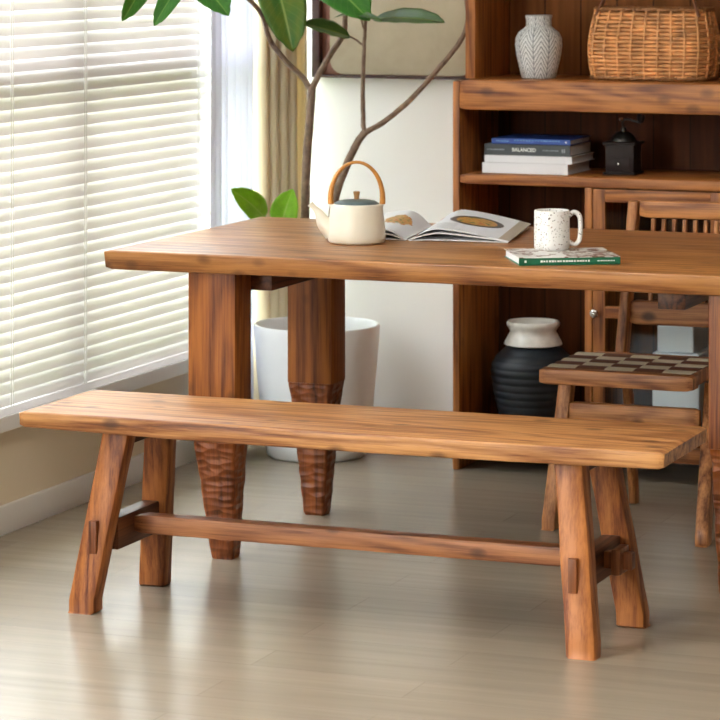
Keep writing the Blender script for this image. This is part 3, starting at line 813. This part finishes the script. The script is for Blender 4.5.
# ------------------------------------------------------------------ dining table
TX0, TX1, TY0, TY1, TZ0, TZ1 = -3.270, -1.40, 6.648, 7.600, .702, .750
tb = thing('dining_table', 'long solid wood dining table with carved tapering legs', 'table', ((TX0+TX1)/2, (TY0+TY1)/2, 0))
bm = B(); slab(bm, TX0, TX1, TY0, TY1, TZ0, TZ1, r=.0045, wob=.007, nx=110, seed=21, lean=.010, endwob=.006); part('tabletop', bm, W_tabletop, tb, smooth=50)
def table_leg(cx, yf, ysign, seed):
    """square upper block, small shoulder, then a hewn taper down to the foot"""
    yc = yf + .05
    bm = B(); rings = []
    for i in range(7):
        z = .350 + (.7015-.350)*i/6
        rings.append([(cx+a, yc+b_, z) for a, b_ in rrect(.126, .100, .004, 2)])
    loft(bm, rings); up = part('leg', bm, W_leg, tb)
    bm = B(); rings = []; nn = 46
    for i in range(nn+1):
        k = i/nn; z = .3495*k
        w = .058 + (.117-.058)*min(1, k/.93); d = .056 + (.094-.056)*min(1, k/.93)
        if k > .93: q = (k-.93)/.07; w += .009*q; d += .006*q
        if i == 0: w *= .95; d *= .95
        fcx = cx + (.016 if yf < 7 else .002)*(1-k)*(1 if cx < -2.3 else -1)
        ring = []
        for a, b_ in rrect(w, d, .010, 3):
            j_ = .0028*nz(z*34, a*26+seed, b_*26) if 0 < i < nn else 0
            ring.append((fcx + a*(1+j_/.05), yc - .008*(1-k)*0 + b_*(1+j_/.05), z))
        rings.append(ring)
    loft(bm, rings); o = finish(bm, 'tapered_foot', W_carved, WORLD[tb.name], 50); o.parent = up; o['label'] = 'hewn tapering lower leg with gouge marks'
for cx in (-2.993, -1.687):
    table_leg(cx, 6.680, 1, cx); table_leg(cx+.012*(1 if cx < -2 else -1), 7.280, 1, cx+3)
for x0, x1 in ((-2.950, -2.879), (-1.900, -1.833)):
    bm = B(); box(bm, x0, x1, 6.790, 7.272, .650, .7012, .003); part('cross_beam', bm, W_darky, tb)

# ------------------------------------------------------------------ bench
bn = thing('wooden_bench', 'long wooden bench with splayed legs in front of the table', 'bench', (-2.437, 6.235, 0))
BX0, BX1, BY0, BY1, BZ0, BZ1 = -3.188, -1.680, 6.050, 6.408, .403, .446
bm = B(); slab(bm, BX0, BX1, BY0, BY1, BZ0, BZ1, r=.0045, wob=.0045, nx=120, seed=5, lean=.002, endwob=.003, belly=(.007, 0)); part('seat', bm, W_benchtop, bn, smooth=50)
legs = {}
for sx, xb in ((1, -3.014), (-1, -1.862)):
    xt = xb + sx*.043
    for yb, yt, nm in ((6.070, 6.128, 'f'), (6.392, 6.345, 'b')):
        xf = xb + {(1, 'f'): -.022, (1, 'b'): .004, (-1, 'f'): .003, (-1, 'b'): .022}[(sx, nm)]
        bm = B(); post(bm, (xf, yb), (xt, yt), 0, BZ0+.0055, .066, .052, r=.009, seed=xb*3+yb); part('leg', bm, W_benchleg, bn)
    zc = .170; xk = xb + sx*.043*zc/.4; yf = 6.080+.048*zc/.4+.026; yk = 6.392-.047*zc/.4-.026
    bm = B(); box(bm, xk-.020, xk+.020, yf, yk, .133, .206, .003)
    rail = part('cross_rail', bm, W_darky, bn)
    xt_ = xk - (.012 if sx > 0 else .002)
    bm = B(); box(bm, xt_-.010, xt_+.010, yf-.068, yf-.002, .134, .208, .003); part('tenon', bm, W_tenon, rail)
    bm = B(); box(bm, xt_-.010, xt_+.010, yk+.002, yk+.064, .138, .202, .003); part('tenon', bm, W_tenon, rail)
    bm = B(); box(bm, xt-.022, xt+.022, 6.155, 6.318, .372, BZ0+.0045, .003); part('cross_batten', bm, W_darky, bn)
bm = B(); slab(bm, -2.975, -1.901, 6.205, 6.247, .157, .199, r=.003, wob=.0015, nx=50, seed=15, endwob=0)
st = part('stretcher', bm, W_benchrail, bn)
for xa, xb_ in ((-3.075, -3.017), (-1.859, -1.795)):
    bm = B(); box(bm, xa, xb_, 6.212, 6.240, .160, .196, .003); part('tenon', bm, W_tenon, st)
bm = B(); box(bm, -1.836, -1.816, 6.190, 6.262, .150, .206, .004); part('wedge', bm, W_tenon, st)

# ------------------------------------------------------------------ chair
ch = thing('dining_chair', 'wooden slat-back chair with cream and brown checkered woven seat', 'chair', (-2.155, 7.47, 0))
SX0, SX1, SY0, SY1, SZ = -2.356, -1.952, 7.298, 7.670, .420
bm = B(); slab(bm, SX0, SX1, SY0, SY0+.062, SZ-.040, SZ, r=.004, wob=.001, nx=20, seed=31, endwob=0); part('seat_rail', bm, W_chairx, ch)
bm = B(); slab(bm, SX0+.034, SX1-.034, SY1-.05, SY1, SZ-.040, SZ-.002, r=.004, wob=.001, nx=20, seed=32, endwob=0); part('seat_rail', bm, W_chairx, ch)
for xa in (SX0+.012, SX1-.040):
    bm = B(); box(bm, xa, xa+.028, SY0+.0625, SY1-.0505 if False else SY1-.051, SZ-.038, SZ-.003, .003); part('side_rail', bm, W_chairz, ch)
# woven checkered seat
seat = None
for mat, par, nm in ((M_cream, 0, 'woven_seat'), (M_brownstrap, 1, 'woven_strap')):
    bm = B(); nxs, nys = 5, 5; gx0, gx1, gy0, gy1 = SX0+.012, SX1-.012, SY0+.030, SY1-.052
    dx, dy = (gx1-gx0)/nxs, (gy1-gy0)/nys
    for a in range(nxs):
        for b_ in range(nys):
            if (a+b_) % 2 != par: continue
            rings = []
            for k in range(5):
                u = k/4; y = gy0 + dy*(b_+u) ; zz = SZ+.0006+.0028*math.sin(PI*u)
                rings.append([(gx0+dx*a+.0004, y, SZ-.0002), (gx0+dx*a+.0004, y, zz), (gx0+dx*(a+1)-.0004, y, zz), (gx0+dx*(a+1)-.0004, y, SZ-.0002)])
            loft(bm, rings)
    if seat is None: seat = part(nm, bm, mat, ch, label='cream straps woven as a checkerboard')
    else: part(nm, bm, mat, seat, label='brown straps woven between the cream ones')
def lp(name, b_, t_, zb, zt, w, d, mat=W_chairz, w2=None, d2=None):
    bm = B(); post(bm, b_, t_, zb, zt, w, d, w2, d2, r=.004, wob=.0008, seed=b_[0]); return part(name, bm, mat, ch)
lp('leg', (-2.345, 7.352), (-2.322, 7.440), 0, SZ-.0405, .036, .044)
lp('leg', (-1.924, 7.290), (-1.950, 7.490), 0, SZ-.0405, .034, .044)
lp('leg', (-2.240, 7.775), (-2.240, 7.695), 0, .385, .020, .04)
lp('leg', (-1.935, 7.775), (-2.010, 7.695), 0, .385, .028, .05)
# back posts lean back
lp('back_post', (-2.252, 7.692), (-2.226, 7.730), .3855, .815, .026, .058, w2=.028, d2=.034)
lp('back_post', (-1.995, 7.695), (-1.860, 7.735), .3855, .800, .030, .058, w2=.030, d2=.034) if False else lp('back_post', (-1.900, 7.695), (-1.862, 7.735), .3855, .800, .030, .058, w2=.030, d2=.034)
bm = B(); slab(bm, -2.210, -1.880, 7.716, 7.742, .773, .819, r=.004, wob=.001, nx=20, seed=33); part('top_rail', bm, W_chairx, ch)
bm = B(); slab(bm, -2.232, -1.895, 7.698, 7.722, .490, .553, r=.004, wob=.001, nx=20, seed=34); part('lower_rail', bm, W_chairx, ch)
for i in range(10):
    x = -2.174 + .0287*i
    bm = B(); post(bm, (x-.004, 7.712), (x, 7.731), .5535, .7695, .0105, .014, r=.002, wob=.0003); part('slat', bm, W_chairz, ch)
bm = B(); slab(bm, -2.312, -1.965, 7.405, 7.431, .268, .320, r=.004, wob=.002, nx=24, seed=35, endwob=0); part('stretcher', bm, W_chairx, ch)

# ------------------------------------------------------------------ teapot
tc_ = V((-2.752, 7.035, .7505))
tp = thing('teapot', 'cream teapot with slate lid and arched bamboo handle on the table', 'teapot', tc_)
bm = B()
lathe(bm, [(0, .002), (.058, .002), (.066, .000), (.0715, .005), (.0735, .014), (.0730, .028), (.0705, .050), (.0675, .075), (.0650, .094), (.0630, .098), (.0590, .0985), (.0570, .096), (.0570, .088), (0, .088)], tc_, 72)
part('body', bm, M_tea, tp, smooth=60)
bm = B()
lathe(bm, [(.0565, .0885), (.0575, .0975), (.0560, .1000), (.048, .1045), (.034, .1075), (.015, .109), (0, .1095)], tc_, 56); lid = part('lid', bm, M_lid, tp, smooth=60, label='slate grey domed lid')
bm = B(); lathe(bm, [(0, .1085), (.0065, .1085), (.0062, .114), (.0085, .126), (.0085, .128), (.007, .1292), (0, .1292)], tc_, 20); part('lid_knob', bm, M_knobwood, lid, label='small wooden knob')
D = -RT; 
bm = B(); sp = smooth_path([tc_ + D*.060 + V((0, 0, .030)), tc_ + D*.082 + V((0, 0, .050)), tc_ + D*.096 + V((0, 0, .076)), tc_ + D*.117 + V((0, 0, .098))], 8)
tube(bm, sp, lambda t: .0275 - .0205*min(1, t*1.25) + .002*max(0, t-.85)*4, 24, flat=1.0); part('spout', bm, M_tea, tp, smooth=60)
bm = B(); nn = 24; pts = []
for i in range(nn+1):
    a = PI*(1+.10) * i/nn - PI*.05
    pts.append(tc_ + RT*(.0655*math.cos(a)) + V((0, 0, .112 + .0905*math.sin(a))))
tube(bm, pts, lambda t: .0040+.0036*abs(2*t-1)**1.5, 12, flat=1.5, up=tuple(FW)); part('handle', bm, M_bamboo, tp, smooth=60, label='bent amber bamboo handle')
for s_ in (-1, 1):
    bm = B(); p = tc_ + RT*(s_*.063)
    tube(bm, [p+V((0, 0, .090)), p+V((0, 0, .098)), p+RT*(s_*.0010)+V((0, 0, .106))], .0042, 10); part('handle_lug', bm, M_tea, tp)
    bm = B(); tube(bm, [p-FW*.008+V((0, 0, .104)), p+FW*.008+V((0, 0, .104))], .0018, 8); part('pin', bm, M_darkmetal, tp)

# ------------------------------------------------------------------ green book and mug
ga = math.radians(28.5)
gx, gy, gz = -2.146, 6.824, .7505
gbk, gsp = book('book', 'green-spined cookery book lying under the speckled mug', gx, gy, gz, .242, .205, .019, M_cover, None, ga, spine=(M_green,))
ysp = gy-.1025
dashes(gsp, gx-.108, gx-.100, ysp, gz+.0095, .006, M_ink, 1)
dashes(gsp, gx-.070, gx+.050, ysp, gz+.0095, .005, M_ink, 18)
dashes(gsp, gx+.066, gx+.108, ysp, gz+.0095, .003, M_ink, 12)
mc = V((-2.191, 6.890, gz+.0192))
mg = thing('mug', 'white mug with brown speckles and loop handle on the green book', 'mug', mc)
bm = B(); lathe(bm, [(0, .002), (.036, .002), (.040, .000), (.0425, .004), (.043, .02), (.0425, .090), (.0418, .0935), (.0400, .0940), (.0390, .091), (.0390, .012), (.034, .008), (0, .008)], mc, 64); part('cup', bm, M_mug, mg, smooth=60)
bm = B(); pts = [RT*.040+V((0, 0, .079)), RT*.052+V((0, 0, .0885)), RT*.064+V((0, 0, .083)), RT*.0685+V((0, 0, .068)), RT*.068+V((0, 0, .035)), RT*.064+V((0, 0, .018)), RT*.053+V((0, 0, .011)), RT*.040+V((0, 0, .018))]
tube(bm, [mc+p for p in smooth_path(pts, 7)], .0058, 10, flat=1.3, up=tuple(FW)); part('handle', bm, M_mug, mg, smooth=60)

# ------------------------------------------------------------------ open magazine
mo = V((-2.650, 7.125, .7505))
mz = thing('open_magazine', 'open food magazine with fanned pages between teapot and mug', 'magazine', (mo.x, mo.y+.15, mo.z))
def page_surf(side, zt, w, prof, mat, name, thick, dep=.375, y0=0.0):
    """curved leaf block: side -1 left, +1 right; prof(t)->height"""
    bm = B(); uvl = bm.loops.layers.uv.new('UVMap'); nu, nv = 22, 8; top = []; bot = []
    for jv in range(nv+1):
        v = jv/nv; rt_, rb = [], []
        for iu in range(nu+1):
            u = iu/nu
            skew = -.12*v*.3*0
            lx = side*(.004 + w*u); ly = dep*v; ca, sa = math.cos(.17), math.sin(.17)
            x = mo.x + lx*ca - ly*sa; y = mo.y + lx*sa + ly*ca
            h = prof(u)*(1+.45*v) + .007*v*(thick < .0025 and zt >= 0)*u
            rt_.append((bm.verts.new((x, y, mo.z + h + thick)), ((u if side > 0 else 1-u), v)))
            rb.append((bm.verts.new((x, y, mo.z + h)), (0, 0)))
        top.append(rt_); bot.append(rb)
    def face(q):
        f = bm.faces.new([x[0] for x in q])
        for l_, x in zip(f.loops, q): l_[uvl].uv = x[1]
    for jv in range(nv):
        for iu in range(nu):
            face((top[jv][iu], top[jv][iu+1], top[jv+1][iu+1], top[jv+1][iu]))
            face((bot[jv][iu+1], bot[jv][iu], bot[jv+1][iu], bot[jv+1][iu+1]))
    for jv in range(nv):
        for e in (0, nu): face((top[jv][e], top[jv+1][e], bot[jv+1][e], bot[jv][e]))
    for iu in range(nu):
        for e in (0, nv): face((top[e][iu+1], top[e][iu], bot[e][iu], bot[e][iu+1]))
    return part(name, bm, mat, mz, smooth=60)
def pr(a, pk, end):
    return lambda u: a*(math.sin(PI*min(1, u/pk)*.5) if u < pk else 1)*(1 if u < pk else (1-(1-end)*((u-pk)/(1-pk))**1.3))
page_surf(1, 0, .258, pr(.030, .30, .10), M_pageR, 'right_page', .0016)
page_surf(1, 0, .254, pr(.019, .32, .10), M_paper, 'right_leaves', .0030)
page_surf(1, 0, .254, pr(.002, .3, .1), M_paper, 'right_leaves', .0020)
page_surf(-1, 0, .150, pr(.026, .40, .55), M_pageL, 'left_page', .0022)
page_surf(-1, 0, .148, pr(.015, .40, .50), M_paper, 'left_leaves', .0030)
page_surf(-1, 0, .145, pr(.002, .4, .5), M_paper, 'left_leaves', .0020)

# ------------------------------------------------------------------ outside
bm = B(); rings = []
for i in range(30):
    y = -1 + 13*i/29; rings.append([(-5.6 + 0.35*nz(y*2, k_), y, -.1 + 1.3*k_/8 + .05*nz(y*3, k_, 2)) for k_ in range(9)] + [(-6.3, y, -.1 + 1.3*k_/8) for k_ in reversed(range(9))])
loft(bm, rings)
h_ = single('hedge', bm, M_hedge, 'green hedge outside the left window behind the blind', 'hedge', (-5.9, 5.5, -.1)); h_['kind'] = 'stuff'

# ------------------------------------------------------------------ world and lights
w = bpy.data.worlds.new('World'); S.world = w; w.use_nodes = True; nt = w.node_tree
bg = nt.nodes['Background']
tcw = N(nt, 'ShaderNodeTexCoord'); sz = N(nt, 'ShaderNodeSeparateXYZ'); L(nt, tcw.outputs['Generated'], sz.inputs[0])
c = ramp(nt, math_n(nt, 'MULTIPLY_ADD', sz.outputs[2], .5, .5), [(.0, (.50, .50, .46)), (.48, (.62, .62, .58)), (.54, (.95, .97, 1.0)), (1.0, (.85, .92, 1.0))])
L(nt, c, bg.inputs['Color']); bg.inputs['Strength'].default_value = 16
def area(name, loc, rot, sx, sy, power, col):
    ld = bpy.data.lights.new(name, 'AREA'); ld.shape = 'RECTANGLE'; ld.size = sx; ld.size_y = sy; ld.energy = power; ld.color = col
    o = bpy.data.objects.new(name, ld); COL.objects.link(o); o.location = loc; o.rotation_euler = rot; return o
area('window_fill', (XL-.02, (VY0+VY1)/2, 1.35), (0, -PI/2, 0), 2.0, 3.6, 94, (1.0, .97, .93))  # area fill added in the unseen window's opening
ld = bpy.data.lights.new('ceiling_fill', 'AREA'); ld.shape = 'DISK'; ld.size = 1.3; ld.energy = 30; ld.color = (1.0, .93, .84)  # unseen soft fill below the ceiling, added to brighten upper faces
o = bpy.data.objects.new('ceiling_fill', ld); COL.objects.link(o); o.location = (-1.5, 5.2, ZC-.06)

# ------------------------------------------------------------------ camera
cd = bpy.data.cameras.new('Camera'); cam = bpy.data.objects.new('Camera', cd); COL.objects.link(cam)
cam.location = (0, 0, CAMH); cam.rotation_euler = (PI/2, 0, YAW)
cd.sensor_width = 36; cd.lens = FPX/720*36; cd.shift_y = -(360-HOR)/720
cd.clip_start = .05; cd.clip_end = 100
cd.dof.use_dof = True; cd.dof.focus_distance = 6.75; cd.dof.aperture_fstop = 10
S.camera = cam
S.view_settings.view_transform = 'Standard'; S.view_settings.look = 'None'; S.view_settings.gamma = 1
S.view_settings.use_curve_mapping = False; S.view_settings.exposure = 0.0
